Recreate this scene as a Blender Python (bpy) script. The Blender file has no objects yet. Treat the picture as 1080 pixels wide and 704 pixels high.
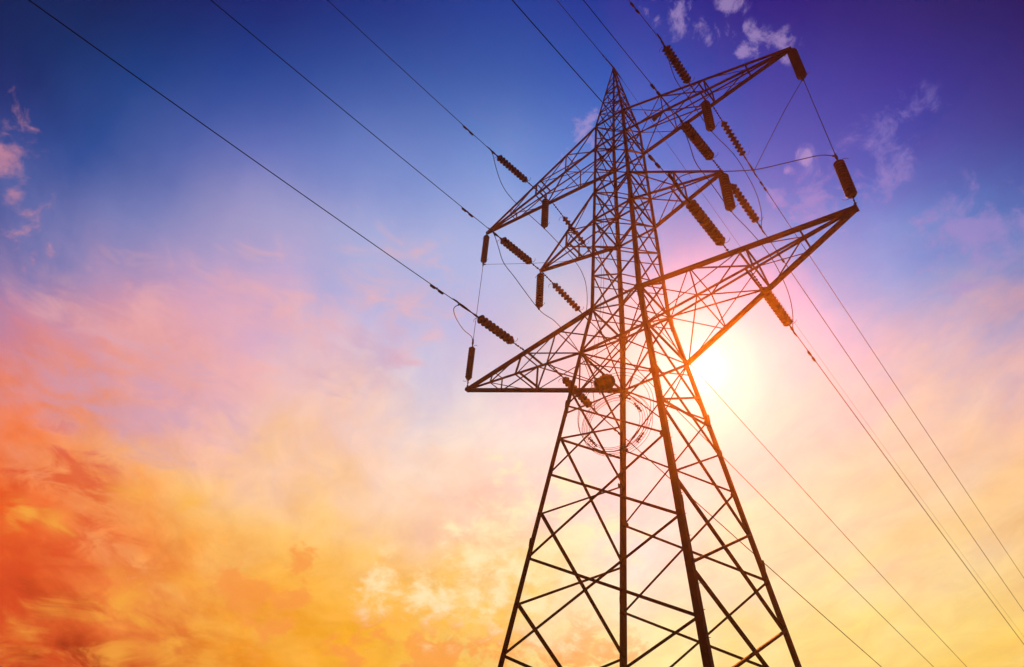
import bpy, bmesh, math, random, json
from mathutils import Vector, Matrix, Quaternion
random.seed(7)
sc = bpy.context.scene
COL = sc.collection
R = math.radians

# ---------------------------------------------------------------- measured dimensions (metres, +X across the line, +Y along it)
SKY_AZ = [-122,-115,-108,-101,-94,-87,-80,-73,-66,-59,-52,-45,-38,-31,-24,-17,-10,-3,4,11,18,25,32,39,46]
SKY_EL = [0,3,6,9,12,15,18,21,24,27,30,33,36,39,42,45,48,51,54,57,60,63,66,69,72,75,78,81,84,87,90]
SKY = [[[0.8242,0.0861,0.0086],[0.6969,0.25,0.3047],[0.1297,0.152,0.4121],[0.0124,0.0309,0.1793],[0.0015,0.0144,0.1044],[0.0015,0.0149,0.0915],[0.0015,0.0149,0.0915],[0.0015,0.0149,0.0915],[0.0015,0.0149,0.0915],[0.0015,0.0149,0.0915],[0.0015,0.0149,0.0915],[0.0015,0.0149,0.0915],[0.0015,0.0149,0.0915],[0.0015,0.0149,0.0915],[0.0015,0.0149,0.0915],[0.0015,0.0149,0.0915],[0.0015,0.0149,0.0915],[0.0015,0.0149,0.0915],[0.0015,0.0149,0.0915],[0.0015,0.0149,0.0915],[0.0015,0.0152,0.0929],[0.0015,0.0161,0.0981],[0.0015,0.0138,0.1007],[0.0015,0.0142,0.1223],[0.0015,0.0145,0.1444],[0.0015,0.0213,0.1942],[0.0015,0.028,0.2411],[0.0015,0.032,0.2694],[0.0015,0.0353,0.2898],[0.0015,0.0354,0.2955],[0.0015,0.0345,0.2952]],[[0.1503,0.0057,0.0028],[0.8223,0.0853,0.0084],[0.8976,0.1557,0.0288],[0.674,0.2569,0.3484],[0.2609,0.2224,0.4683],[0.0909,0.119,0.3749],[0.0268,0.0536,0.252],[0.0023,0.015,0.1281],[0.0015,0.0143,0.1082],[0.0015,0.0148,0.0926],[0.0015,0.0149,0.0915],[0.0015,0.0149,0.0915],[0.0015,0.0149,0.0915],[0.0015,0.0149,0.0915],[0.0015,0.0149,0.0915],[0.0015,0.0149,0.0915],[0.0015,0.0149,0.0915],[0.0015,0.0149,0.0915],[0.0015,0.0149,0.0915],[0.0015,0.015,0.0921],[0.0015,0.0164,0.0977],[0.0015,0.0143,0.0992],[0.0015,0.014,0.1105],[0.0015,0.0143,0.1329],[0.0015,0.0149,0.1493],[0.0015,0.0224,0.2014],[0.0015,0.0285,0.2441],[0.0015,0.0324,0.271],[0.0015,0.0354,0.2905],[0.0015,0.0354,0.2956],[0.0015,0.0345,0.2952]],[[0.1503,0.0057,0.0028],[0.181,0.0092,0.003],[0.8224,0.0854,0.0084],[0.8606,0.1127,0.0183],[0.8565,0.2084,0.0952],[0.6513,0.2637,0.3917],[0.3137,0.2261,0.4494],[0.1601,0.1779,0.4413],[0.0507,0.0849,0.3364],[0.0245,0.05,0.2403],[0.0046,0.0186,0.1399],[0.0015,0.0141,0.1141],[0.0015,0.0146,0.0992],[0.0015,0.0149,0.0915],[0.0015,0.0149,0.0915],[0.0015,0.0149,0.0915],[0.0015,0.0149,0.0915],[0.0015,0.0149,0.0915],[0.0015,0.0152,0.0929],[0.0015,0.0165,0.0977],[0.0015,0.0146,0.099],[0.0015,0.0139,0.1059],[0.0015,0.0142,0.1247],[0.0015,0.0145,0.1427],[0.0015,0.0165,0.1591],[0.0015,0.0238,0.2102],[0.0015,0.0289,0.2472],[0.0015,0.0329,0.2733],[0.0015,0.0356,0.2914],[0.0015,0.0354,0.2957],[0.0015,0.0345,0.2952]],[[0.1503,0.0057,0.0028],[0.1503,0.0057,0.0028],[0.4181,0.0362,0.0047],[0.8239,0.0859,0.0085],[0.8531,0.1033,0.0141],[0.9185,0.1797,0.0338],[0.7597,0.2311,0.185],[0.5711,0.2545,0.4037],[0.3037,0.2254,0.453],[0.1732,0.1891,0.4539],[0.0743,0.1049,0.359],[0.0328,0.063,0.2822],[0.0134,0.0325,0.1843],[0.0015,0.0139,0.1219],[0.0015,0.0143,0.1083],[0.0015,0.0147,0.0949],[0.0015,0.0149,0.0915],[0.0015,0.0159,0.0954],[0.0015,0.0161,0.0981],[0.0015,0.0142,0.0992],[0.0015,0.0139,0.1063],[0.0015,0.0142,0.1225],[0.0015,0.0144,0.1391],[0.0015,0.0152,0.1509],[0.0015,0.0187,0.1736],[0.0015,0.0253,0.2198],[0.0015,0.0294,0.2501],[0.0015,0.0335,0.2764],[0.0015,0.0358,0.2925],[0.0015,0.0354,0.2959],[0.0015,0.0345,0.2952]],[[0.1503,0.0057,0.0028],[0.1503,0.0057,0.0028],[0.1503,0.0057,0.0028],[0.606,0.0575,0.006],[0.8265,0.087,0.0088],[0.8506,0.1001,0.0127],[0.8959,0.1538,0.0284],[0.825,0.2155,0.1207],[0.6816,0.2546,0.3339],[0.4343,0.2381,0.422],[0.2529,0.2218,0.4712],[0.1551,0.1736,0.4365],[0.0647,0.0967,0.3498],[0.0317,0.0613,0.2768],[0.0125,0.0325,0.1838],[0.0015,0.0277,0.1539],[0.0015,0.0279,0.142],[0.0015,0.0177,0.1099],[0.0015,0.0138,0.1008],[0.0015,0.014,0.1115],[0.0015,0.0142,0.126],[0.0015,0.0144,0.1397],[0.0015,0.0149,0.1493],[0.0015,0.0177,0.167],[0.0015,0.0214,0.1906],[0.0015,0.0267,0.2286],[0.0015,0.0304,0.2549],[0.0015,0.0343,0.28],[0.0015,0.0361,0.2937],[0.0015,0.0355,0.296],[0.0015,0.0345,0.2952]],[[0.1503,0.0057,0.0028],[0.1503,0.0057,0.0028],[0.1503,0.0057,0.0028],[0.2214,0.0138,0.0033],[0.7487,0.0737,0.007],[0.8304,0.0886,0.0091],[0.851,0.1006,0.0129],[0.8879,0.1446,0.0265],[0.8641,0.2067,0.089],[0.7216,0.2426,0.2576],[0.5499,0.2519,0.4065],[0.3237,0.2268,0.4458],[0.164,0.185,0.4502],[0.0594,0.109,0.3634],[0.0108,0.0748,0.323],[0.0156,0.0696,0.2919],[0.0053,0.055,0.2539],[0.0022,0.0422,0.2188],[0.002,0.0255,0.1654],[0.0015,0.0144,0.1342],[0.0015,0.0145,0.1439],[0.0015,0.0154,0.1524],[0.0015,0.0179,0.1682],[0.0015,0.021,0.188],[0.0015,0.0239,0.207],[0.0015,0.0277,0.235],[0.0015,0.0319,0.2619],[0.0015,0.0352,0.2842],[0.0015,0.0364,0.295],[0.0015,0.0354,0.2959],[0.0015,0.0345,0.2952]],[[0.1503,0.0057,0.0028],[0.1503,0.0057,0.0028],[0.1503,0.0057,0.0028],[0.1503,0.0057,0.0028],[0.4313,0.0377,0.0048],[0.8137,0.0818,0.0077],[0.8354,0.0906,0.0095],[0.8538,0.1042,0.0145],[0.8936,0.1796,0.0424],[0.8747,0.2648,0.1233],[0.7557,0.2969,0.2904],[0.5944,0.3081,0.4584],[0.3185,0.2668,0.5122],[0.1901,0.232,0.5227],[0.1388,0.1832,0.4657],[0.0703,0.1272,0.4215],[0.0518,0.1075,0.3899],[0.0202,0.0736,0.3314],[0.0046,0.0502,0.2804],[0.0032,0.0304,0.2068],[0.0015,0.0169,0.1618],[0.0015,0.0192,0.1768],[0.0015,0.0217,0.193],[0.0015,0.0241,0.208],[0.0015,0.0257,0.2185],[0.0015,0.0299,0.2452],[0.0015,0.0339,0.2707],[0.0015,0.0362,0.2887],[0.0015,0.0367,0.2963],[0.0015,0.0353,0.2959],[0.0015,0.0345,0.2952]],[[0.1503,0.0057,0.0028],[0.1503,0.0057,0.0028],[0.1503,0.0057,0.0028],[0.1595,0.0059,0.0028],[0.2961,0.0138,0.0039],[0.7338,0.0937,0.0186],[0.887,0.172,0.0409],[0.9473,0.3026,0.0852],[0.9112,0.362,0.148],[0.8477,0.3524,0.2204],[0.8057,0.3641,0.3372],[0.7461,0.3745,0.4636],[0.6131,0.356,0.5481],[0.387,0.3325,0.5947],[0.3476,0.3327,0.596],[0.2421,0.258,0.5574],[0.1164,0.1735,0.5184],[0.0742,0.1352,0.451],[0.0269,0.0871,0.3662],[0.0118,0.0624,0.3072],[0.0058,0.0369,0.2343],[0.0015,0.0234,0.204],[0.0015,0.025,0.2139],[0.0015,0.0263,0.2214],[0.0015,0.029,0.2338],[0.0015,0.033,0.2598],[0.0015,0.0359,0.2804],[0.0015,0.0371,0.293],[0.0015,0.0368,0.2972],[0.0015,0.0352,0.2958],[0.0015,0.0345,0.2952]],[[0.3651,0.009,0.0033],[0.4101,0.0102,0.0035],[0.4645,0.0121,0.0037],[0.5044,0.0135,0.0039],[0.5362,0.0355,0.0044],[0.7024,0.1422,0.024],[0.8937,0.2933,0.0556],[0.9594,0.4383,0.1168],[1.0026,0.5612,0.1845],[0.9199,0.5121,0.2899],[0.8808,0.4832,0.4244],[0.8047,0.4612,0.5239],[0.717,0.4198,0.5817],[0.5322,0.3913,0.637],[0.3994,0.3865,0.6649],[0.3688,0.3765,0.6514],[0.2329,0.2884,0.6142],[0.1318,0.2194,0.5763],[0.0798,0.1598,0.4816],[0.0263,0.0953,0.3836],[0.0156,0.0658,0.3132],[0.0032,0.0313,0.2335],[0.0015,0.0284,0.231],[0.0015,0.0309,0.2427],[0.0015,0.0338,0.2565],[0.0015,0.0365,0.2762],[0.0015,0.0379,0.2898],[0.0015,0.0378,0.2966],[0.0015,0.0365,0.2969],[0.0015,0.0351,0.2957],[0.0015,0.0345,0.2952]],[[0.6585,0.1296,0.0063],[0.715,0.1731,0.0073],[0.7637,0.2105,0.008],[0.8024,0.2403,0.0087],[0.8302,0.2617,0.0091],[0.8655,0.3127,0.0208],[0.9515,0.4528,0.0608],[0.9821,0.5323,0.1147],[0.9911,0.6095,0.2082],[0.9618,0.6116,0.3022],[0.9192,0.5927,0.423],[0.852,0.595,0.5582],[0.6696,0.5519,0.6723],[0.4742,0.4631,0.752],[0.3503,0.446,0.7749],[0.397,0.4519,0.7426],[0.3331,0.3944,0.7027],[0.192,0.2911,0.6509],[0.121,0.2217,0.5739],[0.0543,0.1375,0.4517],[0.0205,0.0875,0.3705],[0.0077,0.0515,0.2928],[0.0015,0.0346,0.2602],[0.0015,0.0368,0.2704],[0.0015,0.039,0.2807],[0.0015,0.0397,0.2914],[0.0015,0.0395,0.2975],[0.0015,0.038,0.2982],[0.0015,0.0361,0.2966],[0.0015,0.0349,0.2956],[0.0015,0.0345,0.2952]],[[0.8708,0.3451,0.0131],[0.8803,0.3679,0.0143],[0.889,0.3889,0.0153],[0.8968,0.4077,0.0163],[0.9037,0.4243,0.0171],[0.9105,0.4397,0.0188],[0.9387,0.4782,0.0469],[0.9539,0.5096,0.0875],[0.9561,0.581,0.2132],[0.9543,0.6347,0.3251],[0.9319,0.6493,0.4321],[0.9124,0.7057,0.586],[0.7051,0.6422,0.699],[0.5118,0.5289,0.7601],[0.3948,0.4728,0.7814],[0.3705,0.4681,0.7777],[0.368,0.4524,0.7562],[0.2366,0.3536,0.7078],[0.1431,0.2744,0.6521],[0.076,0.1822,0.5244],[0.0214,0.1038,0.4153],[0.0105,0.0696,0.346],[0.0015,0.0409,0.2898],[0.0015,0.042,0.2951],[0.0015,0.043,0.2998],[0.0015,0.0418,0.3015],[0.0015,0.0393,0.2995],[0.0015,0.037,0.2975],[0.0015,0.0356,0.2962],[0.0015,0.0348,0.2955],[0.0015,0.0345,0.2952]],[[0.8971,0.497,0.0403],[0.8916,0.5035,0.045],[0.8864,0.5097,0.0495],[0.8814,0.5156,0.0537],[0.8768,0.5211,0.0577],[0.8723,0.5264,0.0614],[0.8919,0.5678,0.1354],[0.9178,0.6196,0.2305],[0.9176,0.626,0.3449],[0.9175,0.624,0.4584],[0.9072,0.6793,0.5454],[0.8907,0.7902,0.6654],[0.7709,0.7418,0.7239],[0.6141,0.5952,0.733],[0.4802,0.4849,0.7406],[0.3877,0.4821,0.7758],[0.3691,0.4923,0.8038],[0.2584,0.4015,0.7573],[0.1551,0.3139,0.7085],[0.0904,0.2168,0.5782],[0.023,0.1154,0.4434],[0.0112,0.0794,0.3763],[0.0017,0.0433,0.304],[0.0015,0.0417,0.3016],[0.0015,0.0408,0.301],[0.0015,0.0388,0.2993],[0.0015,0.0371,0.2978],[0.0015,0.0358,0.2966],[0.0015,0.035,0.2958],[0.0015,0.0347,0.2954],[0.0015,0.0345,0.2952]],[[0.8228,0.6699,0.1668],[0.8222,0.6773,0.1723],[0.8216,0.6842,0.1774],[0.821,0.6906,0.1822],[0.8205,0.6966,0.1866],[0.82,0.7023,0.1908],[0.846,0.7246,0.275],[0.8877,0.7539,0.4051],[0.8986,0.715,0.4965],[0.9072,0.6603,0.5943],[0.9055,0.6891,0.6444],[0.8824,0.7654,0.7038],[0.7909,0.7141,0.6977],[0.6382,0.5818,0.6496],[0.4795,0.5341,0.6539],[0.3684,0.5139,0.6947],[0.2924,0.4493,0.7561],[0.1993,0.365,0.7339],[0.1023,0.2767,0.7094],[0.0581,0.1969,0.597],[0.0113,0.1107,0.4739],[0.0045,0.0743,0.3924],[0.0017,0.0382,0.3029],[0.0015,0.0358,0.2973],[0.0015,0.0356,0.2971],[0.0015,0.0353,0.2966],[0.0015,0.035,0.2962],[0.0015,0.0348,0.2958],[0.0015,0.0346,0.2955],[0.0015,0.0346,0.2953],[0.0015,0.0345,0.2952]],[[0.8349,0.8296,0.3605],[0.8339,0.8359,0.3667],[0.8331,0.841,0.3719],[0.8324,0.8453,0.3761],[0.8318,0.8487,0.3795],[0.8314,0.8514,0.3822],[0.8525,0.8577,0.4522],[0.8915,0.8685,0.5802],[0.9118,0.8305,0.6471],[0.9318,0.776,0.7152],[0.9378,0.7011,0.6949],[0.9201,0.6206,0.6342],[0.8531,0.5376,0.5324],[0.7193,0.4759,0.4449],[0.5389,0.4753,0.452],[0.3687,0.4843,0.5369],[0.1576,0.3605,0.6671],[0.1012,0.2945,0.6805],[0.0427,0.227,0.6878],[0.0259,0.166,0.5921],[0.0052,0.1,0.4895],[0.0029,0.0664,0.3955],[0.0015,0.0317,0.2954],[0.0015,0.0314,0.2937],[0.0015,0.0318,0.2941],[0.0015,0.0327,0.2946],[0.0015,0.0335,0.295],[0.0015,0.034,0.2952],[0.0015,0.0344,0.2953],[0.0015,0.0345,0.2953],[0.0015,0.0345,0.2952]],[[0.8609,0.7448,0.2405],[0.8613,0.7452,0.2395],[0.8605,0.7449,0.2418],[0.8591,0.7444,0.2455],[0.8576,0.7438,0.2496],[0.856,0.7432,0.2539],[0.8671,0.7501,0.3336],[0.8906,0.7687,0.4743],[0.8988,0.7226,0.5225],[0.9082,0.6598,0.5641],[0.9163,0.5358,0.5151],[0.9181,0.4812,0.4677],[0.862,0.5014,0.5389],[0.7369,0.4828,0.4885],[0.5456,0.4161,0.4153],[0.3107,0.3526,0.4862],[0.0855,0.2883,0.6131],[0.0425,0.2236,0.6315],[0.0107,0.1727,0.6356],[0.0071,0.1272,0.5565],[0.004,0.0847,0.4818],[0.0027,0.0529,0.3769],[0.0015,0.0251,0.2876],[0.0015,0.0257,0.2889],[0.0015,0.0265,0.2896],[0.0015,0.029,0.2914],[0.0015,0.0312,0.293],[0.0015,0.0329,0.2942],[0.0015,0.0339,0.2949],[0.0015,0.0344,0.2952],[0.0015,0.0345,0.2952]],[[0.8529,0.6875,0.1989],[0.8503,0.6953,0.2071],[0.8515,0.7038,0.2147],[0.8532,0.7152,0.2248],[0.8548,0.7265,0.2348],[0.8561,0.7358,0.2431],[0.8582,0.7321,0.3153],[0.8628,0.7202,0.4167],[0.8512,0.6765,0.4441],[0.8446,0.6299,0.4736],[0.8337,0.553,0.474],[0.8253,0.4635,0.4481],[0.6908,0.3794,0.4546],[0.5282,0.3523,0.4484],[0.3466,0.3361,0.5233],[0.1456,0.2959,0.6063],[0.0405,0.2405,0.6256],[0.0196,0.1611,0.5917],[0.0084,0.12,0.5537],[0.0052,0.0825,0.4762],[0.0032,0.0557,0.4045],[0.0021,0.0285,0.2978],[0.0015,0.0159,0.2508],[0.0015,0.0186,0.2617],[0.0015,0.0215,0.2732],[0.0015,0.0261,0.2857],[0.0015,0.0292,0.2914],[0.0015,0.0316,0.2932],[0.0015,0.0334,0.2945],[0.0015,0.0343,0.2951],[0.0015,0.0345,0.2952]],[[0.9169,0.6107,0.1015],[0.9169,0.6107,0.1015],[0.9115,0.6154,0.1081],[0.8922,0.6321,0.1314],[0.8731,0.6486,0.1546],[0.8625,0.6583,0.168],[0.8497,0.6824,0.2379],[0.8327,0.6966,0.312],[0.7991,0.664,0.3492],[0.7645,0.6427,0.401],[0.708,0.6129,0.4841],[0.5783,0.5383,0.5484],[0.3431,0.4329,0.6082],[0.1614,0.3759,0.6455],[0.057,0.2877,0.6556],[0.0182,0.2554,0.6887],[0.0133,0.1787,0.6052],[0.008,0.1071,0.5361],[0.0058,0.0794,0.4684],[0.0033,0.0482,0.3963],[0.0025,0.0312,0.318],[0.0016,0.0107,0.2264],[0.0015,0.0099,0.2246],[0.0015,0.0116,0.233],[0.0015,0.0136,0.2415],[0.0015,0.0208,0.2646],[0.0015,0.027,0.283],[0.0015,0.0308,0.2924],[0.0015,0.0328,0.294],[0.0015,0.0341,0.2949],[0.0015,0.0345,0.2952]],[[0.9169,0.6107,0.1015],[0.9169,0.6107,0.1015],[0.9169,0.6107,0.1015],[0.9169,0.6107,0.1015],[0.9169,0.6107,0.1015],[0.9164,0.6126,0.1065],[0.9084,0.6441,0.1902],[0.8766,0.622,0.2278],[0.8188,0.5645,0.2489],[0.8281,0.5945,0.3257],[0.8664,0.6271,0.405],[0.6854,0.5268,0.4775],[0.4984,0.4328,0.5876],[0.1823,0.3602,0.6775],[0.0751,0.3025,0.7205],[0.0425,0.2128,0.6425],[0.0099,0.1001,0.5166],[0.0049,0.0717,0.4582],[0.0031,0.0491,0.3905],[0.0023,0.0334,0.3253],[0.0018,0.0157,0.2325],[0.0015,0.005,0.1918],[0.0015,0.0044,0.1968],[0.0015,0.0067,0.2086],[0.0015,0.0097,0.2236],[0.0015,0.0164,0.2469],[0.0015,0.0235,0.2693],[0.0015,0.0296,0.2876],[0.0015,0.0324,0.2937],[0.0015,0.034,0.2948],[0.0015,0.0345,0.2952]],[[0.9169,0.6107,0.1015],[0.9169,0.6107,0.1015],[0.9169,0.6107,0.1015],[0.9169,0.6107,0.1015],[0.9169,0.6107,0.1015],[0.9139,0.6224,0.1326],[0.905,0.6538,0.2186],[0.8458,0.5876,0.2377],[0.8385,0.5631,0.2725],[0.9729,0.6011,0.3025],[1.0277,0.5458,0.2777],[0.9799,0.4484,0.2994],[0.539,0.3501,0.4458],[0.1347,0.2682,0.5916],[0.0261,0.2057,0.5886],[0.0093,0.1071,0.4646],[0.0032,0.0632,0.4009],[0.0023,0.0381,0.3479],[0.0018,0.0248,0.2994],[0.0017,0.0183,0.2189],[0.0015,0.0106,0.1693],[0.0015,0.0097,0.1765],[0.0015,0.0075,0.1837],[0.0015,0.0049,0.1923],[0.0015,0.0052,0.201],[0.0015,0.014,0.2348],[0.0015,0.021,0.2592],[0.0015,0.028,0.281],[0.0015,0.0321,0.2932],[0.0015,0.0338,0.2947],[0.0015,0.0345,0.2952]],[[0.9169,0.6107,0.1015],[0.9169,0.6107,0.1015],[0.9169,0.6107,0.1015],[0.9169,0.6107,0.1015],[0.9169,0.6107,0.1015],[0.9096,0.6395,0.1781],[0.872,0.6169,0.2292],[0.8196,0.555,0.2528],[0.929,0.5905,0.3025],[1.0314,0.5596,0.2824],[0.9815,0.451,0.2979],[0.5123,0.3456,0.454],[0.1101,0.2522,0.5852],[0.0159,0.1698,0.524],[0.0041,0.0772,0.3773],[0.0021,0.0495,0.3124],[0.0017,0.0291,0.2535],[0.0015,0.0217,0.2262],[0.0015,0.0151,0.1702],[0.0015,0.011,0.1369],[0.0015,0.0125,0.1488],[0.0015,0.0119,0.158],[0.0015,0.0104,0.1715],[0.0015,0.0088,0.1795],[0.0015,0.0054,0.1904],[0.0015,0.0111,0.22],[0.0015,0.0198,0.2528],[0.0015,0.0264,0.2749],[0.0015,0.0317,0.2914],[0.0015,0.0337,0.2946],[0.0015,0.0345,0.2952]],[[0.9169,0.6107,0.1015],[0.9169,0.6107,0.1015],[0.9169,0.6107,0.1015],[0.9169,0.6107,0.1015],[0.915,0.618,0.121],[0.8961,0.6439,0.2214],[0.8201,0.5588,0.2461],[0.9144,0.587,0.3025],[1.0287,0.5496,0.279],[0.9701,0.433,0.3084],[0.3399,0.3169,0.507],[0.0228,0.2242,0.6101],[0.0105,0.1276,0.4571],[0.0023,0.0599,0.3438],[0.0019,0.0387,0.28],[0.0015,0.0214,0.2258],[0.0015,0.0136,0.1662],[0.0015,0.0056,0.1054],[0.0015,0.0042,0.0949],[0.0015,0.007,0.1107],[0.0015,0.0098,0.1273],[0.0015,0.0116,0.1412],[0.0015,0.0125,0.1529],[0.0015,0.0107,0.1688],[0.0015,0.0088,0.1796],[0.0015,0.0107,0.213],[0.0015,0.018,0.2441],[0.0015,0.0255,0.271],[0.0015,0.0312,0.2892],[0.0015,0.0337,0.2946],[0.0015,0.0345,0.2952]],[[0.9169,0.6107,0.1015],[0.9169,0.6107,0.1015],[0.9169,0.6107,0.1015],[0.9169,0.6107,0.1015],[0.9073,0.6484,0.2016],[0.8274,0.567,0.2437],[0.9389,0.5929,0.3025],[1.0184,0.5112,0.2659],[0.7499,0.3853,0.3809],[0.1329,0.2588,0.5774],[0.0142,0.1566,0.503],[0.0024,0.0629,0.3527],[0.0019,0.0408,0.2866],[0.0015,0.0217,0.2279],[0.0015,0.0138,0.1675],[0.0015,0.0057,0.1062],[0.0015,0.0042,0.0949],[0.0015,0.0042,0.0949],[0.0015,0.0042,0.0949],[0.0015,0.0042,0.0949],[0.0015,0.005,0.0991],[0.0015,0.0091,0.1228],[0.0015,0.0112,0.1382],[0.0015,0.0125,0.153],[0.0015,0.0104,0.1717],[0.0015,0.0127,0.2065],[0.0015,0.0166,0.2371],[0.0015,0.025,0.2686],[0.0015,0.0306,0.287],[0.0015,0.0336,0.2945],[0.0015,0.0345,0.2952]],[[0.9169,0.6107,0.1015],[0.9169,0.6107,0.1015],[0.9169,0.6107,0.1015],[0.9126,0.6276,0.1464],[0.8299,0.5698,0.2429],[1.0285,0.6145,0.3026],[0.9728,0.4373,0.3059],[0.2004,0.2782,0.5543],[0.0131,0.1479,0.4894],[0.0023,0.0577,0.3371],[0.0017,0.0311,0.2572],[0.0015,0.0175,0.1963],[0.0015,0.0081,0.1248],[0.0015,0.0042,0.0949],[0.0015,0.0042,0.0949],[0.0015,0.0042,0.0949],[0.0015,0.0042,0.0949],[0.0015,0.0042,0.0949],[0.0015,0.0042,0.0949],[0.0015,0.0042,0.0949],[0.0015,0.0042,0.0949],[0.0015,0.0045,0.0964],[0.0015,0.0091,0.1231],[0.0015,0.0116,0.1417],[0.0015,0.0118,0.1588],[0.0015,0.0145,0.2008],[0.0015,0.0166,0.2341],[0.0015,0.0244,0.2655],[0.0015,0.0301,0.2851],[0.0015,0.0336,0.2943],[0.0015,0.0345,0.2952]],[[0.9169,0.6107,0.1015],[0.9169,0.6107,0.1015],[0.9169,0.6107,0.1015],[0.8219,0.5609,0.2455],[1.0132,0.5011,0.2688],[0.1299,0.2579,0.5784],[0.0036,0.0738,0.3718],[0.0017,0.0311,0.2574],[0.0015,0.0142,0.1712],[0.0015,0.0042,0.0949],[0.0015,0.0042,0.0949],[0.0015,0.0042,0.0949],[0.0015,0.0042,0.0949],[0.0015,0.0042,0.0949],[0.0015,0.0042,0.0949],[0.0015,0.0042,0.0949],[0.0015,0.0042,0.0949],[0.0015,0.0042,0.0949],[0.0015,0.0042,0.0949],[0.0015,0.0042,0.0949],[0.0015,0.0042,0.0949],[0.0015,0.0042,0.0949],[0.0015,0.0052,0.1003],[0.0015,0.0099,0.1282],[0.0015,0.0127,0.1501],[0.0015,0.0151,0.1966],[0.0015,0.0174,0.2314],[0.0015,0.0238,0.2625],[0.0015,0.0298,0.2836],[0.0015,0.0335,0.2941],[0.0015,0.0345,0.2952]],[[0.9169,0.6107,0.1015],[0.9158,0.6151,0.1132],[1.0286,0.6145,0.3026],[0.0069,0.0997,0.413],[0.0015,0.0122,0.1555],[0.0015,0.0042,0.0949],[0.0015,0.0042,0.0949],[0.0015,0.0042,0.0949],[0.0015,0.0042,0.0949],[0.0015,0.0042,0.0949],[0.0015,0.0042,0.0949],[0.0015,0.0042,0.0949],[0.0015,0.0042,0.0949],[0.0015,0.0042,0.0949],[0.0015,0.0042,0.0949],[0.0015,0.0042,0.0949],[0.0015,0.0042,0.0949],[0.0015,0.0042,0.0949],[0.0015,0.0042,0.0949],[0.0015,0.0042,0.0949],[0.0015,0.0042,0.0949],[0.0015,0.0042,0.0949],[0.0015,0.0042,0.0949],[0.0015,0.0078,0.1155],[0.0015,0.0116,0.1414],[0.0015,0.0159,0.1904],[0.0015,0.0182,0.2287],[0.0015,0.0233,0.2602],[0.0015,0.0295,0.2826],[0.0015,0.0335,0.2939],[0.0015,0.0345,0.2952]]]
SUN_DIR = [-0.313,0.7266,0.6116]
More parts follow.
